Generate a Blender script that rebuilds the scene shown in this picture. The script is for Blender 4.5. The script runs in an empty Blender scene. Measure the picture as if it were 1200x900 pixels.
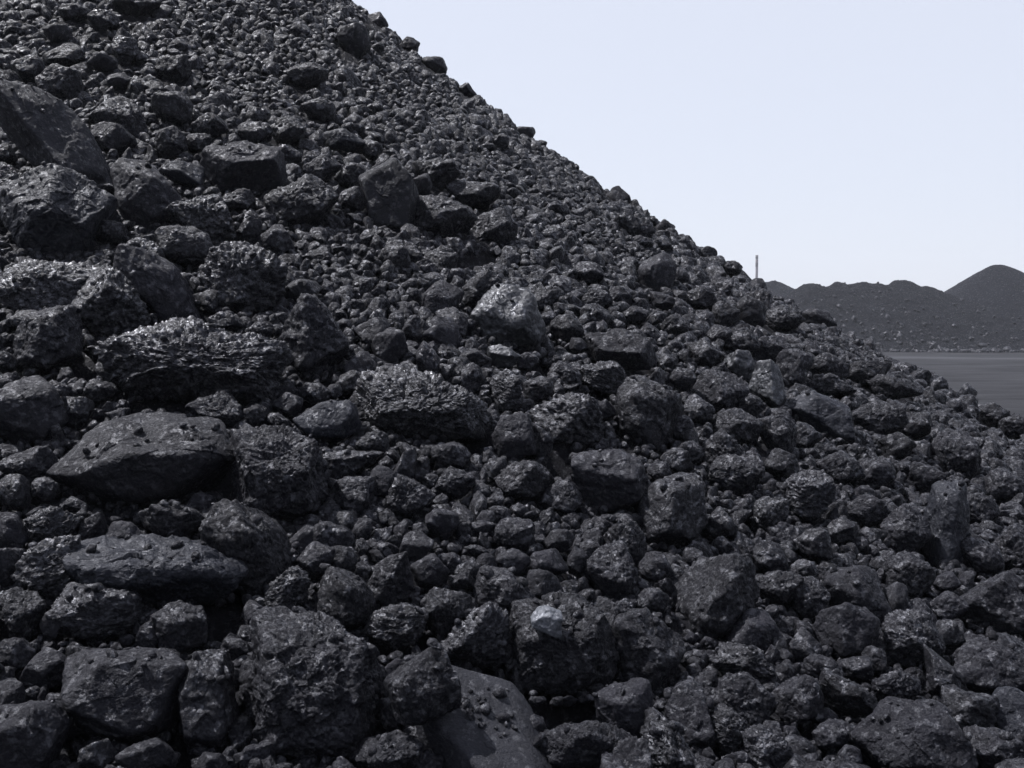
import bpy, math, hashlib
import numpy as np
from mathutils import Vector, Matrix

# ------------------------------------------------------------------ camera, sky, sun, exposure
C = bpy.context.scene.collection
S = bpy.context.scene
FPX, W0, H0 = 1287.0, 1200.0, 900.0          # focal length and size of the photograph in its pixels
PITCH = math.radians(2.45)
EYE = np.array([0.0, 0.0, 1.6])
cam = bpy.data.cameras.new('camera')
cam.sensor_width = 36.0
cam.lens = 36.0 * FPX / W0
cam.clip_start, cam.clip_end = 0.05, 20000.0
cam_ob = bpy.data.objects.new('camera', cam)
C.objects.link(cam_ob)
cam_ob.location = EYE
cam_ob.rotation_euler = (math.pi / 2 - PITCH, 0, 0)
S.camera = cam_ob

SUN = np.array([-0.47, 0.10, 0.87]); SUN /= np.linalg.norm(SUN)
w = bpy.data.worlds.new('World'); S.world = w
w.use_nodes = True
nt = w.node_tree
bg = nt.nodes['Background']
sky = nt.nodes.new('ShaderNodeTexSky')
sky.sky_type = 'NISHITA'
sky.sun_disc = False
sky.sun_elevation = math.asin(SUN[2])
sky.sun_rotation = math.atan2(SUN[0], SUN[1])
sky.air_density, sky.dust_density, sky.ozone_density = 1.0, 1.5, 1.0
sky.altitude = 0
veil = nt.nodes.new('ShaderNodeMix')                # thin bright overcast veil over the blue
veil.data_type = 'RGBA'
veil.inputs[0].default_value = 0.85
nt.links.new(sky.outputs[0], veil.inputs[6])
veil.inputs[7].default_value = (3.62, 3.73, 4.22, 1)
nt.links.new(veil.outputs[2], bg.inputs[0])
bg.inputs[1].default_value = 0.10
sun = bpy.data.lights.new('sun', 'SUN')
sun.energy, sun.angle, sun.color = 3.9, math.radians(0.5), (1.0, 0.98, 0.96)
sun_ob = bpy.data.objects.new('sun', sun)
C.objects.link(sun_ob)
sun_ob.rotation_euler = Vector(SUN).to_track_quat('Z', 'Y').to_euler()
S.view_settings.view_transform = 'Standard'
S.view_settings.look = 'None'
S.view_settings.gamma = 1
S.view_settings.use_curve_mapping = False
S.view_settings.exposure = 1.1
S.cycles.max_bounces = 5
S.cycles.diffuse_bounces = 2
S.cycles.glossy_bounces = 2
S.cycles.volume_bounces = 0

# ------------------------------------------------------------------ numpy noise
_r0 = np.random.RandomState(7)
_G = _r0.normal(size=(1024, 3)); _G /= np.linalg.norm(_G, axis=1)[:, None]; _G = _G.astype(np.float32)
_F = _r0.rand(1024, 3).astype(np.float32)


def _h(x, y, z):
    n = x * np.int64(73856093) ^ y * np.int64(19349663) ^ z * np.int64(83492791)
    n = (n ^ (n >> 13)) * np.int64(1274126177)
    return ((n ^ (n >> 16)) & 1023).astype(np.int32)


def gn(p):
    p = np.asarray(p, np.float32)
    i = np.floor(p); f = p - i; i = i.astype(np.int64)
    u = f * f * f * (f * (f * 6 - 15) + 10)
    out = 0
    for a in (0, 1):
        for b in (0, 1):
            for c in (0, 1):
                g = _G[_h(i[:, 0] + a, i[:, 1] + b, i[:, 2] + c)]
                d = (g * (f - np.array([a, b, c], np.float32))).sum(1)
                wt = (u[:, 0] if a else 1 - u[:, 0]) * (u[:, 1] if b else 1 - u[:, 1]) * (u[:, 2] if c else 1 - u[:, 2])
                out = out + d * wt
    return out


def fbm(p, f, o, gain=0.52):
    s, a = 0, 1.0
    for k in range(o):
        s = s + a * gn(p * f + 17.3 * k); f *= 2.07; a *= gain
    return s


def ridged(p, f, o):
    s, a = 0, 1.0
    for k in range(o):
        s = s + a * (0.5 - np.abs(gn(p * f + 11.1 * k)) * 2); f *= 2.1; a *= 0.5
    return s


def worley(p, f):
    p = np.asarray(p * f, np.float32)
    i = np.floor(p); fr = p - i; i = i.astype(np.int64)
    best = np.full(len(p), 9.0, np.float32)
    for a in (-1, 0, 1):
        for b in (-1, 0, 1):
            for c in (-1, 0, 1):
                q = _F[_h(i[:, 0] + a, i[:, 1] + b, i[:, 2] + c)] + np.array([a, b, c], np.float32) - fr
                best = np.minimum(best, (q * q).sum(1))
    return np.sqrt(best)


def chips(p, f):
    """Broken faces: every cell of the fracture is a small plane tilted its own way, with steps where cells meet."""
    p = np.asarray(p * f, np.float32)
    i = np.floor(p); fr = p - i; i = i.astype(np.int64)
    best = np.full(len(p), 9.0, np.float32); bv = np.zeros((len(p), 3), np.float32); bh = np.zeros(len(p), np.int32)
    for a in (-1, 0, 1):
        for b in (-1, 0, 1):
            for c in (-1, 0, 1):
                hh = _h(i[:, 0] + a, i[:, 1] + b, i[:, 2] + c)
                q = fr - _F[hh] - np.array([a, b, c], np.float32)
                d = (q * q).sum(1); m = d < best
                best[m] = d[m]; bv[m] = q[m]; bh[m] = hh[m]
    return ((_G[bh] * bv).sum(1) * 0.9 + (_F[(bh * 7 + 3) & 1023, 0] - 0.5) * 0.55)


_ico = {}


def ico(level):
    if level in _ico:
        return _ico[level]
    if level == 0:
        t = (1 + 5 ** .5) / 2
        V = np.array([(-1, t, 0), (1, t, 0), (-1, -t, 0), (1, -t, 0), (0, -1, t), (0, 1, t), (0, -1, -t), (0, 1, -t), (t, 0, -1), (t, 0, 1), (-t, 0, -1), (-t, 0, 1)], float)
        F = np.array([(0, 11, 5), (0, 5, 1), (0, 1, 7), (0, 7, 10), (0, 10, 11), (1, 5, 9), (5, 11, 4), (11, 10, 2), (10, 7, 6), (7, 1, 8), (3, 9, 4), (3, 4, 2), (3, 2, 6), (3, 6, 8), (3, 8, 9), (4, 9, 5), (2, 4, 11), (6, 2, 10), (8, 6, 7), (9, 8, 1)])
    else:
        V, F = ico(level - 1)
        E = np.sort(np.concatenate([F[:, [0, 1]], F[:, [1, 2]], F[:, [2, 0]]]), axis=1)
        U, inv = np.unique(E, axis=0, return_inverse=True)
        inv = inv.reshape(-1)
        M = V[U[:, 0]] + V[U[:, 1]]
        n, m = len(F), len(V)
        a, b, c = m + inv[:n], m + inv[n:2 * n], m + inv[2 * n:]
        V = np.concatenate([V, M])
        F = np.concatenate([np.stack([F[:, 0], a, c], 1), np.stack([F[:, 1], b, a], 1), np.stack([F[:, 2], c, b], 1), np.stack([a, b, c], 1)])
    V = V / np.linalg.norm(V, axis=1)[:, None]
    _ico[level] = (V, F)
    return V, F


def mesh(name, V, F, mat, attr=None):
    me = bpy.data.meshes.new(name)
    k = F.shape[1]
    me.vertices.add(len(V)); me.loops.add(F.size); me.polygons.add(len(F))
    me.vertices.foreach_set('co', np.asarray(V, np.float32).ravel())
    me.loops.foreach_set('vertex_index', np.asarray(F, np.int32).ravel())
    me.polygons.foreach_set('loop_start', np.arange(len(F), dtype=np.int32) * k)
    me.update(calc_edges=True)
    me.polygons.foreach_set('use_smooth', np.ones(len(F), bool))
    if attr is not None:
        for nm, val in attr.items():
            a = me.attributes.new(nm, 'FLOAT', 'POINT')
            a.data.foreach_set('value', np.asarray(val, np.float32))
    me.materials.append(mat)
    return me


def obj(name, me, label=None, cat=None, group=None, kind=None, parent=None, loc=(0, 0, 0)):
    o = bpy.data.objects.new(name, me)
    C.objects.link(o)
    o.location = loc
    if parent: o.parent = parent
    if label: o['label'] = label
    if cat: o['category'] = cat
    if group: o['group'] = group
    if kind: o['kind'] = kind
    return o


# ------------------------------------------------------------------ materials
def coal_mat(name, dark, light, rough, facet, fscale, bump, bscale, attr=False, stretch=1.0, tint=(0.955, 0.945, 1.38), dust=0.35, ior=1.52, gl=0.8, bright=26, matte=0.125):
    m = bpy.data.materials.new(name); m.use_nodes = True
    t = m.node_tree; N = t.nodes.new; L = t.links.new
    b = t.nodes['Principled BSDF']
    tc = N('ShaderNodeTexCoord')
    vec = tc.outputs['Object']
    if attr:
        rn = N('ShaderNodeAttribute'); rn.attribute_name = 'rnd'; rnd = rn.outputs['Fac']
    else:
        rn = N('ShaderNodeObjectInfo'); rnd = rn.outputs['Random']
    off = N('ShaderNodeMath'); off.operation = 'MULTIPLY'; off.inputs[1].default_value = 37.0; L(rnd, off.inputs[0])
    add = N('ShaderNodeVectorMath'); add.operation = 'ADD'; L(vec, add.inputs[0]); L(off.outputs[0], add.inputs[1])
    mp = N('ShaderNodeMapping'); mp.inputs['Rotation'].default_value = (0.35, 0.25, 0.3)
    mp.inputs['Scale'].default_value = (1, 1, stretch); L(add.outputs[0], mp.inputs[0])
    P = mp.outputs[0]

    def noise(scale, detail, rgh=0.6):
        n = N('ShaderNodeTexNoise'); n.inputs['Scale'].default_value = scale; n.inputs['Detail'].default_value = detail
        n.inputs['Roughness'].default_value = rgh; L(P, n.inputs['Vector']); return n

    def rng(src, a0, a1, b0, b1):
        r = N('ShaderNodeMapRange'); L(src, r.inputs[0])
        for i, v in enumerate((a0, a1, b0, b1)): r.inputs[1 + i].default_value = v
        return r.outputs[0]

    n1 = noise(11, 7, 0.65)
    tone = rng(n1.outputs['Fac'], 0.3, 0.7, 0, 1)
    mx = N('ShaderNodeMix'); mx.data_type = 'RGBA'; L(tone, mx.inputs[0])
    mx.inputs[6].default_value = (dark * tint[0], dark * tint[1], dark * tint[2], 1)
    mx.inputs[7].default_value = (light * tint[0], light * tint[1], light * tint[2], 1)
    # dry coal dust lying in patches: paler, slightly warm, matt
    n2 = noise(5, 5, 0.7)
    dm = rng(n2.outputs['Fac'], 0.5, 0.72, 0, dust)
    dx = N('ShaderNodeMix'); dx.data_type = 'RGBA'; L(dm, dx.inputs[0]); L(mx.outputs[2], dx.inputs[6])
    dx.inputs[7].default_value = (0.0092, 0.0083, 0.0088, 1)
    # each lump has its own tone
    hv = N('ShaderNodeHueSaturation'); L(dx.outputs[2], hv.inputs['Color'])
    L(rng(rnd, 0, 1, 0.7, 1.3), hv.inputs['Value'])
    L(hv.outputs[0], b.inputs['Base Color'])
    nd = noise(fscale * 0.7, 2); dv = N('ShaderNodeVectorMath'); dv.operation = 'SCALE'; L(nd.outputs['Color'], dv.inputs[0]); dv.inputs['Scale'].default_value = 1.1 / fscale
    dq = N('ShaderNodeVectorMath'); dq.operation = 'ADD'; L(P, dq.inputs[0]); L(dv.outputs[0], dq.inputs[1])
    vo = N('ShaderNodeTexVoronoi'); vo.inputs['Scale'].default_value = fscale; L(dq.outputs[0], vo.inputs['Vector'])
    sep = N('ShaderNodeSeparateColor'); L(vo.outputs['Color'], sep.inputs[0])
    pw = N('ShaderNodeMath'); pw.operation = 'POWER'; pw.inputs[1].default_value = 0.45; L(sep.outputs[2], pw.inputs[0])
    r1 = rng(pw.outputs[0], 0.2, 0.95, max(rough - 0.20, 0.25), min(rough + 0.18, 1))
    ra = N('ShaderNodeMath'); ra.operation = 'ADD'; L(r1, ra.inputs[0]); L(dm, ra.inputs[1]); ra.use_clamp = True
    # seams of bright coal: glossy patches with their own outline
    n4 = noise(bright, 4, 0.62); bm = rng(n4.outputs['Fac'], 0.55, 0.62, 0, 1)
    rb = N('ShaderNodeMix'); L(bm, rb.inputs[0]); L(ra.outputs[0], rb.inputs[2]); rb.inputs[3].default_value = 0.34
    L(rb.outputs[0], b.inputs['Roughness'])
    b.inputs['IOR'].default_value = ior
    sm = N('ShaderNodeMath'); sm.operation = 'MULTIPLY_ADD'; L(bm, sm.inputs[0]); sm.inputs[1].default_value = 0.55 * gl
    L(rng(pw.outputs[0], 0.3, 0.9, 0.55 * gl, matte), sm.inputs[2]); L(sm.outputs[0], b.inputs['Specular IOR Level'])
    b.inputs['Specular Tint'].default_value = (0.86, 0.88, 1.0, 1)
    n3 = noise(bscale, 8, 0.68)
    bp = N('ShaderNodeBump'); bp.inputs['Strength'].default_value = bump; bp.inputs['Distance'].default_value = 0.012
    L(n3.outputs['Fac'], bp.inputs['Height'])
    # small broken facets: every cell of the fracture surface tilts its own way
    sb = N('ShaderNodeVectorMath'); sb.operation = 'SUBTRACT'; L(vo.outputs['Color'], sb.inputs[0]); sb.inputs[1].default_value = (0.5, 0.5, 0.5)
    sc = N('ShaderNodeVectorMath'); sc.operation = 'SCALE'; L(sb.outputs[0], sc.inputs[0]); sc.inputs['Scale'].default_value = facet
    ad = N('ShaderNodeVectorMath'); ad.operation = 'ADD'; L(bp.outputs[0], ad.inputs[0]); L(sc.outputs[0], ad.inputs[1])
    nz = N('ShaderNodeVectorMath'); nz.operation = 'NORMALIZE'; L(ad.outputs[0], nz.inputs[0])
    L(nz.outputs[0], b.inputs['Normal'])
    return m


MAT = {
    's': coal_mat('dull_coal', 0.00396, 0.00827, 0.60, 0.36, 150, 0.8, 55, dust=0.3, gl=0.6, matte=0.20),
    'r': coal_mat('crumbly_coal', 0.00282, 0.00636, 0.52, 0.55, 120, 0.9, 60, dust=0.22, gl=0.95),
    'f': coal_mat('flaky_coal', 0.00277, 0.00584, 0.44, 0.55, 95, 0.9, 50, stretch=1.4, dust=0.1, ior=1.6, gl=1.15),
    'k': coal_mat('knobbly_coal', 0.00282, 0.00676, 0.50, 0.55, 105, 0.9, 60, dust=0.22, gl=1.05),
    'g': coal_mat('glossy_coal', 0.00277, 0.00554, 0.46, 0.48, 130, 0.8, 45, dust=0.12, ior=1.55, gl=0.95),
    'b': coal_mat('bluish_coal', 0.00513, 0.00964, 0.52, 0.38, 130, 0.7, 60, tint=(0.80, 0.92, 1.42), dust=0.1, ior=1.6, gl=0.5, matte=0.17),
    'o': coal_mat('sandy_slab', 0.01014, 0.01755, 0.60, 0.35, 170, 0.8, 90, tint=(0.92, 0.95, 1.22), dust=0.3, gl=0.4, matte=0.20),
    'p': coal_mat('pale_coal', 0.0105, 0.0200, 0.44, 0.30, 80, 0.5, 45, tint=(0.92, 0.98, 1.14), dust=0.0, ior=1.6, gl=0.7, matte=0.3),
    'w': coal_mat('glassy_coal', 0.06, 0.15, 0.30, 0.45, 120, 0.4, 45, tint=(0.92, 0.98, 1.14), dust=0.0, ior=1.6, gl=0.9),
}
MAT['c'] = MAT['b']
RUB = coal_mat('coal_rubble', 0.00271, 0.00697, 0.52, 0.55, 95, 0.9, 60, attr=True, dust=0.28, ior=1.52, gl=1.1)
FINES = coal_mat('coal_fines', 0.00282, 0.00615, 0.7, 0.8, 130, 1.0, 90, dust=0.4, gl=0.3)


# ------------------------------------------------------------------ lumps
def softpoly(d, N_, h, p):
    m = np.maximum(d @ (N_ / h[:, None]).T, 0)
    return (m ** p).sum(1) ** (-1.0 / p)


SHARP = {'s': 14, 'r': 18, 'f': 18, 'k': 12, 'g': 24, 'b': 17, 'p': 20, 'c': 11, 'o': 13}


def lump(level, typ, seed, a, b, c, planes=None):
    """A lump with semi-axes a, b, c: a broken polyhedron with softened edges, then the type's own surface relief."""
    rs = np.random.RandomState(seed)
    d, F = ico(level)
    k = {'s': 13, 'r': 15, 'f': 13, 'k': 18, 'g': 12, 'b': 12, 'p': 12, 'c': 14, 'o': 9}[typ]
    if planes is None:
        q = []
        while len(q) < k:
            v = rs.normal(size=3); v /= np.linalg.norm(v)
            if all(v @ u < 0.72 for u in q) or rs.rand() < 0.06: q.append(v)
        Np = np.array(q); h = rs.uniform(0.68, 1.0, k)
    else:
        q = [np.array(pl[:3], float) / np.linalg.norm(pl[:3]) for pl in planes]; h = [pl[3] for pl in planes]
        tries = 0
        while len(q) < k + len(planes) and tries < 500:
            tries += 1
            v = rs.normal(size=3); v /= np.linalg.norm(v)
            if all(v @ u < 0.60 for u in q): q.append(v); h.append(rs.uniform(0.88, 1.0))
        Np = np.array(q); h = np.array(h)
    V = d * softpoly(d, Np, h, SHARP[typ])[:, None]
    lo, hi = V.min(0), V.max(0)
    V = (V - (lo + hi) / 2) / ((hi - lo) / 2)
    ax = np.array([a, b, c])
    nrm = V / ax[None, :]; nrm /= np.linalg.norm(nrm, axis=1)[:, None]
    V = V * ax
    Sc = (a * b) ** 0.5
    q = V / Sc + rs.uniform(-50, 50, 3)
    am = rs.uniform(0.45, 1.15)
    oc = {1: 1, 2: 2, 3: 3, 4: 4, 5: 5, 6: 6}[level]
    D = 0.09 * gn(q * 1.3)
    qw = q + 0.10 * np.stack([gn(q * 2.7 + 5), gn(q * 2.7 + 15), gn(q * 2.7 + 25)], 1)
    if typ == 's':
        D = D + 0.06 * fbm(q, 2.4, oc) + 0.05 * chips(qw, 1.5)
        if level > 2: D = D + 0.030 * chips(qw, 4.5)
        if level > 3: D = D + 0.012 * chips(qw, 11) + 0.010 * (0.45 - worley(q, 18))
    elif typ in 'rc':
        D = D + 0.08 * am * fbm(q, 2.2, oc) + 0.07 * (0.45 - worley(q, 3.4)) + 0.07 * chips(qw, 1.9)
        if level > 2: D = D + 0.042 * am * chips(qw, 6.0)
        if level > 3: D = D + am * (0.014 * (0.45 - worley(q, 13.0)) + 0.018 * chips(qw, 11.0))
        if level > 4: D = D + am * 0.011 * chips(qw, 22.0)
    elif typ == 'f':
        sd = rs.normal(size=3) * 0.4 + np.array([0.15, 0.9, 0.2]); sd /= np.linalg.norm(sd)
        qs = qw + (q @ sd)[:, None] * 0.9 * sd[None, :]
        D = D + 0.04 * ridged(qs, 1.2, oc) + 0.10 * chips(qs, 1.9) + 0.05 * fbm(q, 4, max(oc - 1, 1))
        if level > 2: D = D + 0.065 * chips(qs, 4.4)
        if level > 3: D = D + 0.045 * chips(qs, 9.0)
        if level > 4: D = D + 0.026 * chips(qs, 17.0)
    elif typ == 'k':
        D = D + 0.13 * am * (0.5 - worley(q, 2.2)) + 0.05 * am * fbm(q, 4, max(oc - 1, 1)) + 0.05 * chips(qw, 1.7)
        if level > 2: D = D + 0.05 * (0.45 - worley(q, 5.5)) + 0.06 * chips(qw, 4.5)
        if level > 3: D = D + 0.035 * am * chips(qw, 10)
    elif typ in 'gp':
        D = D + 0.08 * chips(qw, 1.5) + 0.04 * fbm(q, 2.6, oc)
        if level > 2: D = D + 0.045 * chips(qw, 3.6)
        if level > 3: D = D + 0.022 * chips(qw, 8.5)
    elif typ == 'o':
        D = 0.5 * D + 0.02 * fbm(q, 1.8, 2) + 0.006 * fbm(q, 12, 4) + 0.010 * chips(qw, 5) + 0.009 * (0.45 - worley(q, 26))
    elif typ == 'b':
        D = D + 0.05 * fbm(q, 2.2, oc) + 0.04 * chips(qw, 1.5) + 0.02 * chips(qw, 4.0)
        if level > 4: D = D + 0.009 * chips(qw, 11) + 0.006 * (0.45 - worley(q, 24))
    return V + nrm * (D * Sc)[:, None], F


# ------------------------------------------------------------------ the heap: a cone of tipped coal
AX = np.array([-4.889, 14.482]); HH = 7.935          # summit of the heap
_pr = np.linspace(0, 18, 721)
_ps = np.interp(_pr, [0, 0.5, 4, 9, 11.1, 12.3, 18], [0.0, 0.796, 0.796, 0.576, 0.5, 0.0, 0.0])       # steep above, spreading at the foot
_pz = HH - np.concatenate([[0], np.cumsum((_ps[1:] + _ps[:-1]) / 2 * np.diff(_pr))])
FWD = np.array([0, math.cos(PITCH), -math.sin(PITCH)])
UP = np.array([0, math.sin(PITCH), math.cos(PITCH)])
RIGHT = np.array([1.0, 0, 0])


def cone_z(x, y):
    return np.interp(np.hypot(x - AX[0], y - AX[1]), _pr, _pz)


def slope_at(r):
    return np.interp(r, _pr, _ps)


def project(p):
    q = np.asarray(p) - EYE
    z = q @ FWD
    return W0 / 2 + FPX * (q @ RIGHT) / z, H0 / 2 - FPX * (q @ UP) / z, z


_t = np.arange(0.8, 30, 0.006)


def cast(px, py, e):
    """Where the line of sight through a spot of the photograph meets the slope raised by e; past the skyline the nearest approach."""
    d = FWD + RIGHT * (px - W0 / 2) / FPX + UP * (H0 / 2 - py) / FPX
    P = EYE + _t[:, None] * d
    g = P[:, 2] - cone_z(P[:, 0], P[:, 1]) - e * 1.18
    hit = np.nonzero(g < 0)[0]
    i = hit[0] if len(hit) else int(np.argmin(g))
    if not len(hit): P[i, 2] -= g[i]
    return P[i], d / np.linalg.norm(d), _t[i]


# the ground plane of the yard
def grid_mesh(name, xs, ys, zf, mat):
    X, Y = np.meshgrid(xs, ys)
    V = np.stack([X.ravel(), Y.ravel(), zf(X, Y).ravel()], 1)
    nx, ny = len(xs), len(ys)
    i = (np.arange(ny - 1)[:, None] * nx + np.arange(nx - 1)[None, :]).ravel()
    return mesh(name, V, np.stack([i, i + 1, i + nx + 1, i + nx], 1), mat)


def ground_mat():
    m = bpy.data.materials.new('yard_ground'); m.use_nodes = True
    t = m.node_tree; N = t.nodes.new; L = t.links.new
    b = t.nodes['Principled BSDF']; b.inputs['Roughness'].default_value = 0.9; b.inputs['Specular IOR Level'].default_value = 0.06
    tc = N('ShaderNodeTexCoord')
    mp = N('ShaderNodeMapping'); mp.inputs['Scale'].default_value = (0.09, 0.20, 1); mp.inputs['Rotation'].default_value = (0, 0, 0.05)
    L(tc.outputs['Object'], mp.inputs[0])
    n = N('ShaderNodeTexNoise'); n.inputs['Scale'].default_value = 1.6; n.inputs['Detail'].default_value = 12; n.inputs['Roughness'].default_value = 0.78; L(mp.outputs[0], n.inputs[0])
    r = N('ShaderNodeValToRGB'); L(n.outputs[0], r.inputs[0])
    r.color_ramp.elements[0].position = 0.40; r.color_ramp.elements[0].color = (0.0130, 0.0133, 0.0158, 1)
    r.color_ramp.elements[1].position = 0.62; r.color_ramp.elements[1].color = (0.031, 0.0316, 0.0365, 1)
    # a band worn pale by trucks
    sx = N('ShaderNodeSeparateXYZ'); L(tc.outputs['Object'], sx.inputs[0])
    n2 = N('ShaderNodeTexNoise'); n2.inputs['Scale'].default_value = 0.05; n2.inputs['Detail'].default_value = 4; L(tc.outputs['Object'], n2.inputs[0])
    ma = N('ShaderNodeMath'); ma.operation = 'MULTIPLY_ADD'; L(n2.outputs[0], ma.inputs[0]); ma.inputs[1].default_value = 26; L(sx.outputs[1], ma.inputs[2])
    mx2 = N('ShaderNodeMath'); mx2.operation = 'MULTIPLY_ADD'; L(sx.outputs[0], mx2.inputs[0]); mx2.inputs[1].default_value = 0.55; L(ma.outputs[0], mx2.inputs[2])
    rr = N('ShaderNodeValToRGB'); mr = N('ShaderNodeMapRange'); L(mx2.outputs[0], mr.inputs[0])
    mr.inputs[1].default_value = 95; mr.inputs[2].default_value = 145
    L(mr.outputs[0], rr.inputs[0])
    e = rr.color_ramp.elements
    e[0].position = 0.33; e[0].color = (0, 0, 0, 1); e[1].position = 0.47; e[1].color = (1, 1, 1, 1)
    e.new(0.53).color = (1, 1, 1, 1); e.new(0.64).color = (0, 0, 0, 1)
    mx = N('ShaderNodeMix'); mx.data_type = 'RGBA'; L(r.outputs[0], mx.inputs[6]); mx.inputs[7].default_value = (0.055, 0.056, 0.065, 1)
    mu = N('ShaderNodeMath'); mu.operation = 'MULTIPLY'; L(rr.outputs[0], mu.inputs[0]); mu.inputs[1].default_value = 0.55
    L(mu.outputs[0], mx.inputs[0]); L(mx.outputs[2], b.inputs['Base Color'])
    n3 = N('ShaderNodeTexNoise'); n3.inputs['Scale'].default_value = 3; n3.inputs['Detail'].default_value = 8; L(tc.outputs['Object'], n3.inputs[0])
    bp = N('ShaderNodeBump'); bp.inputs['Strength'].default_value = 0.5; bp.inputs['Distance'].default_value = 0.06; L(n3.outputs[0], bp.inputs['Height']); L(bp.outputs[0], b.inputs['Normal'])
    return m


_near = np.concatenate([np.linspace(-6000, -60, 12), np.linspace(-50, 120, 90), np.linspace(140, 6000, 14)])
_deep = np.concatenate([np.linspace(-3000, -40, 8), np.linspace(-30, 160, 140), np.linspace(180, 9000, 16)])


def ground_z(X, Y):
    p = np.stack([X.ravel(), Y.ravel(), 0 * X.ravel()], 1)
    near = np.exp(-((np.hypot(X, Y - 60) / 120) ** 2)).ravel()
    return ((0.10 * gn(p * 0.11) + 0.05 * gn(p * 0.4)) * near - 0.05).reshape(X.shape)


obj('ground', grid_mesh('ground', _near, _deep, ground_z, ground_mat()), kind='structure')

# far heaps: height fields of fine coal
FAR = coal_mat('far_coal', 0.0022, 0.0078, 0.9, 0.35, 3.0, 1.0, 1.6, dust=0.0, gl=0.10, bright=6.0, tint=(0.84, 0.92, 1.45))
FAR.node_tree.nodes['Bump'].inputs['Distance'].default_value = 0.4


def at(px, py, depth):
    return EYE + depth * (FWD + RIGHT * (px - W0 / 2) / FPX + UP * (H0 / 2 - py) / FPX)


def far_heap(name, peaks, x0, x1, y0, y1, step, label, seed, rough=1.0):
    xs = np.arange(x0, x1, step); ys = np.arange(y0, y1, step)

    def zf(X, Y):
        z = np.full(X.shape, -60.0)
        for (x, y, h, rr) in peaks:
            r = np.hypot(X - x, Y - y)
            z = np.logaddexp(z * 3.5, (h + rr * 0.25 - 0.66 * np.sqrt(r * r + (rr * 0.38) ** 2)) * 3.5) / 3.5
        p = np.stack([X.ravel(), Y.ravel(), np.full(X.size, seed * 9.7)], 1)
        rel = (0.55 * gn(p * 0.16) + 0.3 * gn(p * 0.45) + 0.30 * gn(p * 1.1) + 0.18 * gn(p * 2.4)).reshape(X.shape)
        z = z + rough * rel * np.clip((z + 0.4) / 1.5, 0, 1)
        return np.maximum(z, -0.6)
    return obj(name, grid_mesh(name, xs, ys, zf, FAR), label, 'coal heap', 'heaps of coal across the yard')


def pk(px, py, depth, rr):
    p = at(px, py, depth); return (p[0], p[1], p[2], rr)


far_heap('coal_heap', [pk(950, 333, 132, 3), pk(984, 331, 133, 3), pk(1006, 330, 134, 3.5), pk(1032, 332, 134, 3), pk(1056, 329, 135, 3.5), pk(1082, 336, 136, 3), pk(1108, 345, 136, 3), pk(1135, 354, 134, 3), pk(1165, 362, 132, 3), pk(1200, 368, 131, 3)],
         18, 84, 108, 150, 0.3, 'long low dark heap with a lumpy rounded crest across the yard', 1)
far_heap('coal_heap', [pk(1171, 310, 141, 4)], 34, 88, 116, 168, 0.3, 'tall smooth conical dark heap rising behind the long low one', 2, 0.35)
far_heap('coal_heap', [pk(908, 331, 158, 4), pk(880, 335, 158, 4), pk(850, 338, 158, 4)], 14, 62, 138, 176, 0.35, 'small distant dark heap just showing behind the near slope below the chimney', 3)

# a tall factory chimney far off
def paint(name, col, rough=0.8):
    m = bpy.data.materials.new(name); m.use_nodes = True
    t = m.node_tree; b = t.nodes['Principled BSDF']; b.inputs['Roughness'].default_value = rough
    n = t.nodes.new('ShaderNodeTexNoise'); n.inputs['Scale'].default_value = 0.6; n.inputs['Detail'].default_value = 5
    r = t.nodes.new('ShaderNodeValToRGB'); t.links.new(n.outputs[0], r.inputs[0]); t.links.new(r.outputs[0], b.inputs['Base Color'])
    r.color_ramp.elements[0].color = tuple(0.8 * c for c in col) + (1,); r.color_ramp.elements[1].color = tuple(min(1.15 * c, 1) for c in col) + (1,)
    return m


def lathe(prof, n=32):
    prof = np.array(prof); a = np.linspace(0, 2 * math.pi, n, endpoint=False)
    V = np.concatenate([np.stack([r * np.cos(a), r * np.sin(a), np.full(n, z)], 1) for r, z in prof])
    F = []
    for k in range(len(prof) - 1):
        for i in range(n):
            j = (i + 1) % n
            F.append((k * n + i, k * n + j, (k + 1) * n + j, (k + 1) * n + i))
    return V, np.array(F)


cp = at(887.0, 299, 520)
ch = obj('factory_chimney', None, 'thin tall pale factory chimney with darker top far beyond the heap', 'chimney', loc=(cp[0], cp[1], 0))
hz = cp[2]
rad = lambda z: 0.80 - 0.24 * z / hz
zs = [0, hz * .3, hz * .6, hz - 5.4]
obj('shaft', mesh('shaft', *lathe([(rad(z), z) for z in zs]), paint('pale_concrete', (0.12, 0.105, 0.12))), parent=ch)
obj('band', mesh('band', *lathe([(rad(hz - 5.4), hz - 5.4), (rad(hz - 5.4) + .06, hz - 5.38), (rad(hz - 2.4) + .06, hz - 2.42), (rad(hz - 2.4), hz - 2.4)]), paint('dark_red_paint', (0.05,0.04,0.045))), parent=ch)
obj('band', mesh('band', *lathe([(rad(hz - 2.4), hz - 2.4), (rad(hz - 1.7), hz - 1.7)]), paint('pale_paint', (0.12,0.11,0.12))), parent=ch)
obj('rim', mesh('rim', *lathe([(rad(hz - 1.7), hz - 1.7), (rad(hz) + .08, hz - 1.68), (rad(hz) + .08, hz), (rad(hz) - .2, hz), (rad(hz) - .25, hz - 1.2), (0.01, hz - 1.2)]), paint('sooty_concrete', (0.04,0.036,0.04))), parent=ch)

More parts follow.
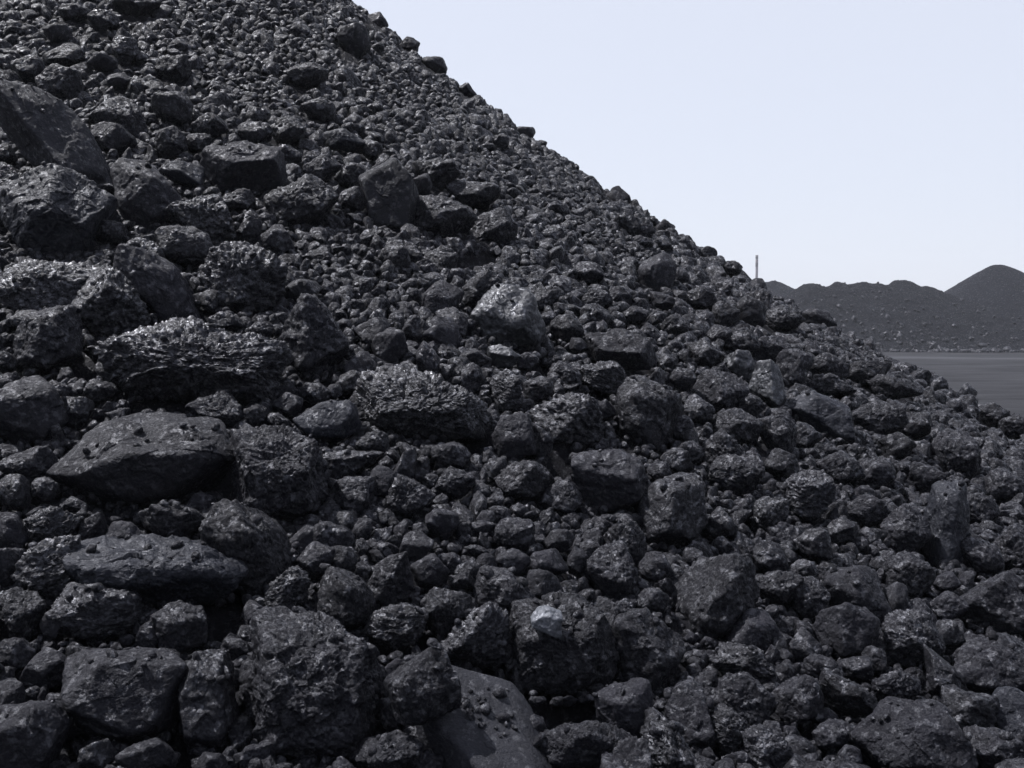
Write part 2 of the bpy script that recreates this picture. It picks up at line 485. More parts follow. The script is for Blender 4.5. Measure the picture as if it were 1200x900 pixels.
# ------------------------------------------------------------------ lumps measured in the photograph
# (centre x, centre y, long side, short side, angle of the long side, type, name phrase)
LUMPS = '''
57 156 168 74 -52 bo lift=0.7|long bluish slab leaning on the slope|, topmost at the left edge, with pale flaked patch|slab1
66 254 134 112 0 gb|wide block with shiny bluish top facet|, dark underneath, under the long leaning slab|block2
170 233 98 64 -55 s|tilted dull oval boulder|, smooth, beside the two stacked bluish blocks|
286 200 96 66 -10 s|dark-fronted boulder with lit flat top|, high on the slope among small rubble|dark4
242 256 78 58 -38 f|small glittering flaky lump|, pale and many-faceted, beside the tilted dull oval boulder|
355 241 78 62 15 r|rough dull grey wedge lump|, right of the dark-fronted boulder high on the slope|
216 204 46 28 -10 b|
134 162 52 32 -8 s|
145 137 64 44 -20 r|
202 130 46 42 0 r|
200 168 36 38 0 r|
338 156 42 36 0 k|
403 164 48 24 -14 b|small flat bluish slab on rubble|, tilted, above the upright grey oval slab|
120 74 32 23 0 s|
68 40 30 21 5 s|
70 97 50 40 0 r|
74 66 46 28 10 r|
33 82 36 34 0 r|
147 62 30 33 0 f|
139 96 25 20 0 s|
203 82 42 34 0 r|
360 88 50 28 8 r|
122 25 34 24 0 r|
160 6 52 28 0 r|dark lump cut by the top edge|, with black shadow under it, among small rubble|
90 15 36 20 0 r|
131 272 34 27 0 k|
216 291 66 48 -8 r|
165 302 50 42 0 f|
324 282 42 36 0 r|
292 271 28 32 0 r|
280 235 36 26 0 k|
335 183 36 25 0 k|
377 198 44 30 10 r|
231 168 31 23 0 r|
299 157 38 28 0 r|
17 217 40 48 0 f|
6 181 26 26 0 r|
245 147 40 28 10 r|
373 128 38 25 0 k|
457 230 84 62 -84 bo lift=0.3|upright grey oval slab|, smooth faced, standing proud in the small rubble|slab45
512 206 52 36 0 r|
494 217 24 26 0 s|
415 208 42 30 0 k|
413 234 30 29 0 k|
520 256 72 50 -5 r|
578 266 54 44 0 r|
556 229 58 36 5 r|
443 24 28 24 0 s|rounded lump highest on the skyline|, standing against the sky|
479 48 28 23 0 s|second rounded lump down the skyline|, standing against the sky|
509 72 36 26 -25 s|oblong lump third down the skyline|, sloping against the sky|
549 104 26 20 -20 s|small flat lump on the upper skyline|, standing against the sky|
617 148 24 20 0 s|small knob midway on the upper skyline|, alone against the sky|
722 223 38 28 0 s|large rounded skyline lump|, the broadest standing against the sky|
778 260 28 24 -10 s|rounded skyline lump below the broadest one|, standing against the sky|
856 314 26 20 -30 r|
829 291 22 20 0 r|
888 326 22 20 0 s|rounded knob in front of the chimney|, on the skyline|
415 50 36 42 0 s|dark rounded lump near the summit edge|, big, with shadowed lower half|
435 176 26 23 0 k|
601 376 88 74 -38 sp|pale smooth boulder with glinting crown|, alone in mid slope, brighter than all around it|pale60
566 346 54 44 40 r|
589 419 38 27 -15 p|small pale angular glinting lump|, tucked below the pale smooth boulder|
517 350 48 40 -15 s|
593 460 34 50 0 f|
495 474 162 78 -6 f|long flaky layered block|, silvery and ragged, in the middle of the slope|flaky65
602 514 50 54 0 s|smooth dull egg-shaped lump|, at the right end of the long flaky block|
634 520 28 40 0 r|
672 491 82 66 -42 f|bright crystalline flaky lump|, glittering all over, right of the egg-shaped lump|
760 489 78 92 0 r|large crumbly pitted lump|, right of the bright crystalline lump|
727 411 86 46 -12 s|flat dull slab-like lump|, resting above the crumbly pitted lump, black gap beneath|flat69
720 564 102 70 -16 s lift=0.25|smooth dark potato-shaped boulder|, lower middle of the slope|potato70
706 441 54 35 -8 f|
664 386 38 35 0 r|
678 404 20 17 0 s|
770 322 46 42 25 s|
775 353 30 18 -10 s|
436 392 38 40 0 s|
458 405 40 38 30 s|
489 386 36 31 0 r|
412 544 36 72 -85 g|narrow upright shiny flake|, bright white glint, below the long flaky block|
449 564 38 36 0 s|
482 582 56 50 0 r|
528 534 44 31 -8 k|
533 566 44 36 0 k|
612 565 64 50 0 r|
655 582 52 38 0 r|
437 521 36 30 0 k|
708 480 27 24 0 s|
793 541 36 32 0 g|
772 554 27 26 0 k|
788 602 96 76 68 bg lift=0.25|upright dark angular boulder with shiny flank|, just below the potato-shaped boulder|upright90
618 424 25 21 0 k|
630 456 36 28 0 k|
365 402 80 106 0 r|tall rough dull block|, right of the wide layered boulder|
287 328 92 80 -12 f|large silvery flaky nugget|, brightest lump of the upper left|
186 335 118 56 -48 s|long rounded lump lying aslant|, left of the silvery flaky nugget|
55 337 114 56 4 f|
132 362 74 90 10 f|upright laminated dark block|, between the aslant lump and the left-edge block|
57 401 94 72 55 r|rough leaning block at the left edge|, angular, in front of the laminated dark block|
31 378 40 27 10 g|
232 428 204 96 -4 f|wide layered boulder with ragged laminae|, largest flaky one, dark overhang below|layered102
355 341 44 28 8 s|
265 377 38 22 0 r|
304 388 33 23 0 k|
30 483 86 80 0 s|blunt round boulder at the left edge|, dull and pitted|
167 544 200 116 4 bs|huge smooth ridge-backed boulder|, biggest smooth one, low on the left|ridge107
327 560 122 120 -20 r|big crusty squarish block|, right of the ridge-backed boulder|crust108
337 475 34 29 0 s|
369 462 36 26 0 k|
384 494 74 46 8 b|smooth bluish rounded lump with pale stripe|, on top of the crusty squarish block|
299 487 30 25 0 k|
252 481 62 46 0 r|
90 483 36 35 0 g|
66 460 32 27 0 k|
118 459 36 27 0 k|
35 546 68 46 -5 r|
15 577 38 40 0 g|
52 574 32 29 0 k|
6 424 26 24 0 k|
15 627 38 52 0 s|
62 616 64 42 0 f|
108 618 31 33 0 r|
143 627 42 31 8 s|
200 612 70 42 -10 r|
62 668 78 66 25 f|
8 668 38 50 0 s|
182 671 196 80 -8 c|long bluish crusted arch-backed boulder|, overhanging a black hollow at lower left|arch129
213 736 62 60 30 r|
292 643 118 88 -48 r|rough tilted block with straight dark edge|, right of the arch-backed boulder|
110 720 98 64 -10 f|shiny flaky lump under the arch-backed boulder|, low at the left|
22 722 58 60 0 r|
58 733 20 36 0 s|
17 768 42 38 0 r|
58 783 46 66 -82 s|
147 815 148 110 -18 bs|large angular boulder with flat front face|, bluish on top, near the bottom left|ang136
243 826 76 120 0 g|tall dark lump with glints|, beside the flat-faced angular boulder at the bottom left|
368 807 168 184 0 r|very large rough boulder at the bottom|, crumbly and square, biggest rough one|rough138
335 697 66 42 56 f|small pale flaky lump standing on end|, above the very large rough boulder|
301 719 30 31 0 s|
42 864 100 94 20 s|dark smooth boulder in the bottom left corner|, cut by the frame|
115 886 42 35 0 g|little glossy lump with a rusty fleck|, at the bottom edge beside the corner boulder|
10 822 34 52 0 s|
68 825 27 25 0 k|
97 776 34 37 0 r|
172 889 66 42 0 s|
248 896 38 28 0 s|
370 655 42 39 0 k|
405 707 70 84 0 r|crumbly upright block above the rough boulder|, dull grey|
173 745 26 32 0 r|
568 866 230 126 -54 o lift=0|flat smooth grey slab|, matt and sandy, bare at the bottom edge|slab151
496 803 84 88 0 sr on=slab151|ball-shaped crumbly lump|, casting its shadow on the flat grey slab|
660 757 128 118 -4 r|big shelf-topped block|, flaky in front, above a black cavity|block153
644 728 42 32 -35 gw on=block153|small pale glassy pebble|, brightest piece, lying on the shelf-topped block|
563 757 88 66 40 f|
735 838 68 72 20 s|polyhedral lump with crisp facets|, right of the black cavity at the bottom|
462 737 70 48 8 f|
525 717 62 52 0 r|
592 696 74 52 -20 r|
637 689 46 38 -25 s|
601 659 40 31 0 s|round knob with a pale belt|, small, above the shelf-topped block|
643 661 46 36 -15 s|
571 661 27 25 0 s|
503 671 44 40 0 s|
487 641 42 35 8 s|
519 615 38 36 0 s|
455 682 54 64 0 r|
603 626 46 38 0 k|
655 634 27 36 -70 s|
677 657 25 32 0 s|
718 670 56 68 0 k|
736 637 54 46 -30 k|
768 664 38 35 0 k|
764 706 38 31 0 k|
757 766 88 98 0 r|large crumbly block with shiny corner|, right of the shelf-topped block|
624 854 32 31 0 g|
684 876 130 56 4 r|low broad crumbly lump at the bottom edge|, under the black cavity|
790 874 72 80 0 f|pale-flecked lump at the bottom edge|, right of the polyhedral lump|
452 886 82 52 0 r|
460 840 30 40 0 r|
838 702 120 86 62 r|big dark rough boulder with shaded right side|, right of the lower middle|
886 739 56 48 -10 s|smooth pale-grey wedge|, right under the big dark rough boulder|
842 614 44 38 0 g|
900 606 52 38 70 f|
862 556 62 44 0 k|
948 585 56 64 0 f|
953 641 44 42 0 g|
986 622 34 29 0 g|
1018 599 48 36 0 r|
1061 622 52 58 0 k|round knobbly lump beside the standing slab|, left of it, dull|
1108 618 110 52 86 bb lift=0.3|standing bluish slab with shiny spine|, upright and narrow, at the right of the slope|slab195
1065 675 56 54 0 k|
1151 653 44 43 0 k|
1191 645 52 58 0 k|
1172 710 94 76 0 r|broad rough lump at the right edge|, below the standing bluish slab|
1172 786 98 80 -8 r|rounded grey lump at the right edge|, lower of the two broad ones there|
1070 870 134 96 -4 s|large round dull boulder at the bottom right|, smooth and domed|dome201
1006 697 80 66 -30 s|
1045 707 36 46 0 s|
992 741 74 60 10 s|
1068 753 66 66 0 f|
1112 746 36 36 0 g|
1110 712 44 35 0 k|
1108 682 32 25 0 s|
1107 794 60 53 -15 g|
1050 806 54 38 0 k|
991 818 72 42 -33 g|glossy tilted slab with grooved side|, left of the large round dull boulder|
932 820 62 58 0 r|
872 822 66 60 0 k|
872 780 72 42 -5 f|
903 653 40 38 0 g|
937 670 40 29 -10 f|
945 757 36 42 0 g|
915 690 50 38 0 k|
950 702 44 48 0 k|
850 857 50 56 0 f|
898 878 54 48 0 f|
976 862 46 37 0 k|
1136 838 58 60 0 g|
1188 838 52 58 0 b|
1170 882 72 50 0 g|
808 842 58 82 0 r|
1002 785 38 31 0 g|
1024 774 27 31 0 k|
966 785 46 29 -20 k|
1146 596 48 35 0 k|
843 457 64 48 0 r|dark rounded lump beside the glassy flake|, left of it|
899 452 58 40 -62 bp lift=0.35|tilted flake with glassy white facet|, bright, near the right skyline|glass233
868 428 36 33 0 p|
900 412 48 34 15 r|
931 433 42 45 0 r|
965 488 80 46 -20 b|smooth flat lump sloping to the right|, below the glassy flake|
1028 490 62 38 -12 r|
1066 501 46 36 0 r|
863 500 58 42 5 r|
909 514 46 54 0 r|
945 511 34 30 0 g|
845 530 48 47 0 k|
817 482 38 38 0 f|
880 476 30 25 0 k|
807 533 32 32 0 k|
975 452 54 26 -8 r|
967 430 48 33 0 r|
1015 438 54 30 0 r|
1045 456 62 28 -10 r|
1120 538 60 76 0 r|upright rough dark block near the right skyline|, above the standing bluish slab|
1050 523 42 31 0 r|
878 365 36 35 0 s|
958 369 42 26 0 s|
848 371 36 29 0 r|
868 402 42 29 0 r|
827 415 42 31 0 r|
916 376 50 35 8 r|
1100 449 22 20 30 g|
1134 460 20 22 0 g|
1163 487 38 28 -10 r|
1190 500 34 28 0 k|
700 350 34 24 0 k|
690 320 34 26 0 k|
745 370 30 22 0 k|
820 350 34 24 0 k|
790 380 34 24 0 k|
800 445 30 26 0 k|
795 500 34 30 0 k|
915 545 40 34 0 k|
985 550 52 40 0 r|
1025 555 44 36 0 k|
1085 560 42 34 0 r|
1175 570 44 40 0 k|
'''
PL = {  # main faces of the lumps that have them: x right, y up, z towards the viewer, distance
    'slab1': [(.02, .60, .80, .46), (-.75, -.2, .6, .70)],
    'block2': [(.30, .70, .64, .58), (-.45, .75, .5, .66), (-.15, -.42, .9, .72), (.85, -.25, .45, .75), (-.85, .1, .5, .8), (0, -1, .1, .9)],
    'dark4': [(-.1, .88, .47, .50), (.22, -.55, .80, .50), (-.8, -.1, .6, .8), (.95, 0, .3, .85)],
    'slab45': [(-.18, .22, .95, .52), (.95, -.1, .3, .76)],
    'pale60': [(-.1, .5, .86, .66), (-.35, -.15, .92, .72), (.85, -.1, .5, .78), (.2, -.7, .68, .75), (-.6, .6, .5, .82)],
    'flaky65': [(-.05, .6, .8, .52), (.1, -.55, .83, .62), (-.9, .1, .4, .8), (.9, 0, .4, .78)],
    'flat69': [(0, .78, .62, .46), (0, -.75, .66, .60), (-.85, 0, .5, .82), (.9, 0, .4, .85)],
    'potato70': [(.05, .7, .71, .80), (-.15, -.45, .88, .76)],
    'upright90': [(-.55, .2, .8, .68), (.6, .1, .8, .72), (.1, .9, .4, .85), (0, -.9, .4, .85)],
    'glass233': [(-.5, .35, .8, .45), (.7, .1, .7, .6)],
    'layered102': [(.05, .62, .78, .5), (-.1, -.55, .83, .60), (-.8, 0, .6, .8), (.85, -.1, .5, .8)],
    'ridge107': [(.05, .84, .54, .50), (-.30, -.25, .92, .56), (.45, -.35, .82, .62), (-.62, .55, .55, .62), (.60, .50, .6, .70), (0, -.9, .43, .75), (-.6, -.7, .3, .72), (.7, -.65, .3, .66)],
    'crust108': [(.05, .65, .75, .66), (0, -.1, 1, .72), (.9, 0, .4, .85), (-.9, -.1, .4, .85), (.1, -.85, .5, .8)],
    'arch129': [(-.15, .85, .53, .52), (-.1, -.1, .99, .66), (.1, -.8, .6, .56), (.5, .75, .4, .66)],
    'ang136': [(0, .90, .44, .70), (-.06, .06, 1, .46), (.78, -.45, .44, .66), (-.72, .55, .42, .76), (-.55, -.75, .35, .80), (.3, -.9, .3, .8)],
    'rough138': [(.05, .72, .7, .72), (-.05, .08, 1, .60), (.9, -.1, .42, .86), (-.92, 0, .4, .86), (0, -.9, .4, .86)],
    'slab151': [(.06, .74, .66, .42), (.7, .55, .5, .80)],
    'block153': [(-.05, .72, .69, .60), (0, -.28, .96, .62), (.92, 0, .4, .86), (-.9, .1, .4, .84), (0, -1, .08, .78), (.55, -.5, .66, .8)],
    'slab195': [(-.72, .1, .69, .56), (.82, -.05, .56, .62), (0.02, .1, .99, .64)],
    'dome201': [(0, .6, .8, .80), (-.5, .2, .84, .82), (.5, .1, .86, .84)],
}
LOOK = {'s': 'smooth dull', 'r': 'rough dull', 'f': 'flaky glinting', 'k': 'knobbly', 'g': 'glossy angular', 'b': 'smooth bluish', 'o': 'sandy smooth', 'c': 'crusted bluish', 'p': 'pale shiny', 'w': 'pale glassy'}
L_ = []
for row in LUMPS.strip().split('\n'):
    f = (row + '|||').split('|')
    cx, cy, ww, hh, an, ty, *opt = f[0].split()
    L_.append(dict(x=float(cx), y=float(cy), w=float(ww), h=float(hh), a=math.radians(float(an)), t=ty[0], m=ty[-1], opt=dict(o.split('=') for o in opt), ref=f[1].strip(), extra=f[2], key=f[3].strip(), pl=PL.get(f[3].strip())))


def ico_level(px):
    return 6 if px > 120 else 5 if px > 46 else 4 if px > 24 else 3


GROW = 1.06
for k, e in enumerate(L_):
    GROW = 0.92 if 'skyline' in e['ref'] else 1.06
    for _ in (0, 1):                                           # the raise of the slope depends on the size, the size on the distance
        dep = e.get('dep', 6.0)
        a, b = GROW * e['w'] / 2 / FPX * dep, GROW * e['h'] / 2 / FPX * dep
        sk = bool(e['ref'].find('skyline') > 0 or e['ref'].find('chimney') > 0)
        lift = float(e['opt'].get('lift', 0.0 if sk else 0.14)) * math.sqrt(a * b)
        P, dirv, dep = cast(e['x'], e['y'], lift)
        e['dep'] = dep
    if 'on' in e['opt']:                                       # lies on another lump: down on that one's surface
        o_ = next(q for q in L_ if q['key'] == e['opt']['on'])
        ox, oy, oz = project(o_['V'] + o_['P'])
        s_ = np.hypot(ox - e['x'], oy - e['y'] - 0.25 * e['h']) < 7
        dep = oz[s_].min() - 0.2 * e['h'] / 2 / FPX * oz[s_].min()
        dd_ = FWD + RIGHT * (e['x'] - W0 / 2) / FPX + UP * (H0 / 2 - e['y']) / FPX
        P, e['dep'] = EYE + dep * dd_, dep
    a, b = GROW * e['w'] / 2 / FPX * dep, GROW * e['h'] / 2 / FPX * dep
    c = 0.85 * math.sqrt(a * b)
    zc = -dirv
    xr = np.cross(np.array([0, 0, 1.0]), zc); xr /= np.linalg.norm(xr)
    yr = np.cross(zc, xr)
    ca, sa = math.cos(e['a']), math.sin(e['a'])
    planes = e['pl']
    if planes is not None:                                     # faces are given upright; turn them into the lump's own axes
        planes = [(p[0] * ca + p[1] * sa, -p[0] * sa + p[1] * ca, p[2], p[3]) for p in planes]
    R = np.stack([xr * ca + yr * sa, -xr * sa + yr * ca, zc], 1)
    V, F = lump(ico_level(max(e['w'], e['h'])), e['t'], 1000 + k, a, b, c, planes)
    V = V @ R.T
    e.update(P=P, V=V, F=F, ax=(a, b, c), R=R)

# hollows left open between the lumps
PITS = [(248, 716, 40, 24, .22), (650, 828, 60, 20, .22), (520, 748, 34, 12, .16), (272, 566, 16, 34, .16), (552, 508, 30, 20, .16), (655, 530, 18, 26, .16),
        (98, 424, 22, 18, .16), (196, 466, 50, 12, .14), (178, 386, 24, 14, .16), (100, 690, 14, 10, .1), (190, 640, 40, 12, .14), (236, 372, 20, 18, .14), (590, 815, 14, 30, .16),
        (20, 740, 20, 12, .14), (130, 455, 20, 12, .12), (640, 425, 12, 9, .1), (700, 458, 24, 10, .14), (750, 432, 26, 10, .14), (1090, 640, 10, 26, .1), (960, 850, 26, 10, .1),
        (405, 470, 12, 16, .12), (290, 660, 10, 30, .12), (215, 860, 12, 40, .16), (555, 300, 26, 10, .12), (830, 470, 30, 8, .12), (640, 870, 20, 8, .1)]
PITP = [cast(u, v, 0)[0] for u, v, *_ in PITS]

# ------------------------------------------------------------------ rubble between them
rs = np.random.RandomState(5)
hx = np.array([e['x'] for e in L_]); hy = np.array([e['y'] for e in L_]); hd = np.array([e['dep'] for e in L_])
ha = np.array([e['w'] / 2 for e in L_]); hb = np.array([e['h'] / 2 for e in L_]); hang = np.array([e['a'] for e in L_])
hP = np.array([e['P'] for e in L_]); hR = np.array([e['R'] for e in L_]); hax = np.array([e['ax'] for e in L_])
RMAX = 15.5
n0 = 2000000
rr = np.sqrt(rs.uniform(0.2 ** 2, RMAX ** 2, n0))
th = rs.uniform(0, 2 * math.pi, n0)
X = AX[0] + rr * np.cos(th); Y = AX[1] + rr * np.sin(th); Z = cone_z(X, Y)
sl_ = slope_at(rr)
Nn = np.stack([np.cos(th) * sl_, np.sin(th) * sl_, np.ones(n0)], 1) / np.sqrt(1 + sl_ ** 2)[:, None]
Pc = np.stack([X, Y, Z], 1)
px, py, dz = project(Pc)
vw = EYE - Pc; vw /= np.linalg.norm(vw, axis=1)[:, None]
ok = (dz > 0.6) & (px > -220) & (px < 1600) & (py > -260) & (py < 1040) & ((Nn * vw).sum(1) > -0.13) & (rr < 15)
Pc, Nn, px, py, dz = Pc[ok], Nn[ok], px[ok], py[ok], dz[ok]
patch = gn(Pc * 0.75 + 3.1) + 0.5 * gn(Pc * 1.9)
patch3 = gn(Pc * 1.3 + 41.7) + 0.5 * gn(Pc * 3.1)
band = gn(np.stack([np.arctan2(Pc[:, 1] - AX[1], Pc[:, 0] - AX[0]) * 9, np.hypot(Pc[:, 0] - AX[0], Pc[:, 1] - AX[1]) * 0.45, np.full(len(Pc), 3.3)], 1))   # runs of finer coal down the slope
high = np.clip((Pc[:, 2] - 1.6) / 2.5, 0, 1)
pitr = np.exp(-(((px - 275) / 60) ** 2 + ((py - 88) / 24) ** 2))          # a patch of bare fines high on the slope
CLASSES = [(0.125, 0.085, 0.05), (0.085, 0.055, 0.35), (0.055, 0.036, 0.9), (0.036, 0.023, 1.0), (0.023, 0.013, 1.0)]
cell = 0.26
hashd = {}
acc = []
ptr = 0
order = rs.permutation(len(Pc))
chunks = np.split(order, [int(len(order) * q) for q in (0.06, 0.20, 0.46, 0.74)])
RHO = [0.5, 0.78, 0.74, 0.68, 0.66]
for ci, (r1, r0, dens) in enumerate(CLASSES):
    idx = chunks[ci]
    rad_ = rs.uniform(r0, r1, len(idx)) 
    rpx = rad_ * FPX / dz[idx]
    keep = rs.rand(len(idx)) < np.clip(dens * (1 - 0.8 * high[idx] * (ci < 1)) * (np.where(patch[idx] < 0.02, 1.4, 0.12) if ci < 2 else np.where(patch3[idx] < 0.1, 1.3, 0.3 + 0.5 * high[idx]) if ci == 2 else 1.0) * (1 - pitr[idx] * (ci < 3)) * (np.where((band[idx] > 0.10) & (high[idx] > 0.15), 0.5, 1.25) if ci < 3 else 1.0), 0, 1)
    keep &= rpx > (3.2 if ci < 4 else 4.2)
    idx, rad_, rpx = idx[keep], rad_[keep], rpx[keep]
    # clear of the measured lumps, seen from here and in space
    good = np.ones(len(idx), bool)
    for (u, v, wx, wy, dp) in PITS:
        good &= ((px[idx] - u) / (wx + rpx * 0.5)) ** 2 + ((py[idx] - v) / (wy + rpx * 0.5)) ** 2 > 1
    for j in range(len(hx)):
        dx, dy = px[idx] - hx[j], -(py[idx] - hy[j])
        c_, s_ = math.cos(hang[j]), math.sin(hang[j])
        u = (dx * c_ + dy * s_) / (ha[j] * 0.95 + rpx * 0.55); v = (-dx * s_ + dy * c_) / (hb[j] * 0.95 + rpx * 0.55)
        inside = (u * u + v * v < 1) & (dz[idx] < hd[j] + 2.2 * max(hax[j]))
        q = (Pc[idx] - hP[j]) @ hR[j] / (hax[j][None, :] + rad_[:, None] * 0.3)
        good &= ~(inside | ((q * q).sum(1) < 0.9))
    idx, rad_ = idx[good], rad_[good]
    for i, r in zip(idx, rad_):
        p = Pc[i]
        kx, ky, kz = int(p[0] // cell), int(p[1] // cell), int(p[2] // cell)
        clash = False
        for ax_ in (kx - 1, kx, kx + 1):
            for ay in (ky - 1, ky, ky + 1):
                for az in (kz - 1, kz, kz + 1):
                    for (q0, q1, q2, qr) in hashd.get((ax_, ay, az), ()):
                        dd = (q0 - p[0]) ** 2 + (q1 - p[1]) ** 2 + (q2 - p[2]) ** 2
                        if dd < ((qr + r) * RHO[ci]) ** 2:
                            clash = True; break
                    if clash: break
                if clash: break
            if clash: break
        if clash: continue
        hashd.setdefault((kx, ky, kz), []).append((p[0], p[1], p[2], r))
        acc.append((i, r, r * FPX / dz[i]))
ai = np.array([a[0] for a in acc]); ar = np.array([a[1] for a in acc]); ap = np.array([a[2] for a in acc])
apx, apy = px[ai], py[ai]
# grit lying deeper, in the gaps
gi = order[:int(len(order) * 0.5)]
gr = rs.uniform(0.010, 0.030, len(gi)) ; gp_ = gr * FPX / dz[gi]
gk = (gp_ > 3.4) & (dz[gi] < 9) & (rs.rand(len(gi)) < 0.55)
NTOP = len(acc)
g2 = {}
for i, r in zip(gi[gk], gr[gk]):
    if any(((px[i] - u) / wx) ** 2 + ((py[i] - v) / wy) ** 2 < 1 for (u, v, wx, wy, dp) in PITS): continue
    p = Pc[i]; key = (int(p[0] // .05), int(p[1] // .05), int(p[2] // .05))
    if key in g2: continue
    g2[key] = 1; acc.append((i, r, r * FPX / dz[i]))
ai = np.array([a[0] for a in acc]); ar = np.array([a[1] for a in acc]); ap = np.array([a[2] for a in acc])
apx, apy = px[ai], py[ai]
nv = (Nn[ai] * (EYE - Pc[ai])).sum(1)
jit = rs.uniform(-0.45, 0.22, len(ai))
aP = Pc[ai] + Nn[ai] * ((jit * ar) - 0.025 - 0.02 * high[ai] - 0.03 * (np.arange(len(ai)) >= NTOP))[:, None]

bpy.context.view_layer.update(); DG = bpy.context.evaluated_depsgraph_get()
# grit and crumbs lying on the upper faces of the big lumps
eP, eR = [], []
for e in L_:
    if max(e['w'], e['h']) < 70: continue
    nl = (e['V'] @ e['R']) / np.array(e['ax'])[None, :] ** 2
    nw = nl @ e['R'].T; nw /= np.linalg.norm(nw, axis=1)[:, None]
    sel = np.nonzero((nw[:, 2] > 0.5) & (nw[:, 1] < 0.5))[0]
    if not len(sel): continue
    nn = 34 if e['key'] == 'slab151' else int(max(e['w'], e['h']) / 14)
    sel = rs.choice(sel, nn)
    r_ = 0.005 + rs.exponential(0.006, nn)
    eP.append(e['V'][sel] + e['P'] + nw[sel] * (r_ * 0.3)[:, None]); eR.append(np.minimum(r_, 0.02))
eP, eR = np.concatenate(eP), np.concatenate(eR)
# the largest of these in the picture are lumps of their own, up to 300 in all
infr = (np.arange(len(ai)) < NTOP) & (apx > 8) & (apx < 1192) & (apy > 8) & (apy < 892) & (nv > 0.05)
cand = [i for i in np.argsort(-ap) if infr[i]][:max(0, 300 - len(L_))]
single = set(cand)
types = ['r', 'k', 's', 'f', 'g']
for n, i in enumerate(cand):
    ty = types[rs.choice(5, p=[.36, .26, .18, .12, .08])]
    r = ar[i] * 1.08
    a, b, c = r * rs.uniform(1.0, 1.25), r * rs.uniform(0.8, 1.0), r * rs.uniform(0.75, 1.0)
    Rm = np.linalg.qr(rs.normal(size=(3, 3)))[0]
    V, F = lump(ico_level(ap[i] * 2), ty, 9000 + n, a, b, c)
    L_.append(dict(x=apx[i], y=apy[i], w=ap[i] * 2.2, h=ap[i] * 1.9, a=0, t=ty, m=ty, ref='', extra='', P=aP[i], V=V @ Rm.T, F=F, dep=dz[ai[i]]))

NT_ = np.concatenate([np.arange(len(ai)) < NTOP, np.zeros(len(eP), bool)])
aP = np.concatenate([aP, eP]); ar = np.concatenate([ar, eR]); ap = np.concatenate([ap, eR * FPX / np.linalg.norm(eP - EYE, axis=1)])
NPROTO = 26
PT = ['rkfskgsrks'[k % 10] for k in range(NPROTO)]
protos = {}


def proto(k, lev):
    if (k, lev) not in protos:
        r2 = np.random.RandomState(400 + k)
        protos[(k, lev)] = lump(lev, PT[k], 5000 + k, r2.uniform(1.0, 1.3), r2.uniform(0.8, 1.05), r2.uniform(0.7, 0.95))
    return protos[(k, lev)]


VV, FF, AA, base = [], [], [], 0
lev_ = np.where(ap > 12, 4, np.where(ap > 6.5, 3, np.where(NT_, 2, 1)))
kind_ = rs.randint(0, NPROTO, len(aP))
for k in range(NPROTO):
    for lev in (1, 2, 3, 4):
        sel = np.array([i for i in np.nonzero((kind_ == k) & (lev_ == lev))[0] if i not in single], int)
        if not len(sel): continue
        V0, F0 = proto(k, lev)
        Q = rs.normal(size=(len(sel), 4)); Q /= np.linalg.norm(Q, axis=1)[:, None]
        q0, q1, q2, q3 = Q.T
        Rm = np.stack([1 - 2 * (q2 ** 2 + q3 ** 2), 2 * (q1 * q2 - q0 * q3), 2 * (q1 * q3 + q0 * q2),
                       2 * (q1 * q2 + q0 * q3), 1 - 2 * (q1 ** 2 + q3 ** 2), 2 * (q2 * q3 - q0 * q1),
                       2 * (q1 * q3 - q0 * q2), 2 * (q2 * q3 + q0 * q1), 1 - 2 * (q1 ** 2 + q2 ** 2)], 1).reshape(-1, 3, 3)
        sc = rs.uniform(0.7, 1.3, (len(sel), 3)) * ar[sel][:, None] * 1.12
        T = np.einsum('nij,vnj->nvi', Rm, V0[:, None, :] * sc[None, :, :]) + aP[sel][:, None, :]
        VV.append(T.reshape(-1, 3).astype(np.float32))
        FF.append((F0[None, :, :] + (base + np.arange(len(sel)) * len(V0))[:, None, None]).reshape(-1, 3).astype(np.int32))
        AA.append(np.repeat(rs.rand(len(sel)), len(V0)).astype(np.float32))
        base += len(sel) * len(V0)
obj('coal_rubble', mesh('coal_rubble', np.concatenate(VV), np.concatenate(FF), RUB, {'rnd': np.concatenate(AA)}),
    'small broken coal filling the gaps between the lumps', kind='stuff')

# the fines under everything: the body of the heap
ths = np.concatenate([np.linspace(-1.75, 0.35, 1000), np.linspace(0.35, 2 * math.pi - 1.75, 160)[1:]])
rad2 = np.concatenate([np.linspace(0.02, 3, 40), np.linspace(3, RMAX - 0.5, 760)[1:]])
TT, RR = np.meshgrid(ths, rad2)
X, Y = AX[0] + RR * np.cos(TT), AX[1] + RR * np.sin(TT)
p = np.stack([X.ravel(), Y.ravel(), cone_z(X, Y).ravel()], 1)
z = p[:, 2] - 0.075 - 0.03 * (gn(p * 0.9) > 0) + 0.04 * gn(p * 1.6) + 0.03 * gn(p * 5) + 0.05 * (0.45 - worley(p, 9)) + 0.03 * (0.45 - worley(p, 19)) + 0.02 * gn(p * 33)
z += 0.015 * np.clip((p[:, 2] - 1.8) / 2, 0, 1)
for (u, v, wx, wy, dp), q_ in zip(PITS, PITP):
    sg = 0.6 * (wx + wy) / 2 / FPX * np.linalg.norm(q_ - EYE) + 0.04
    z -= dp * np.exp(-((p - q_) ** 2).sum(1) / (2 * sg * sg))
V = np.stack([X.ravel(), Y.ravel(), z], 1)
nx, ny = len(ths), len(rad2)
i = (np.arange(ny - 1)[:, None] * nx + np.arange(nx - 1)[None, :]).ravel()
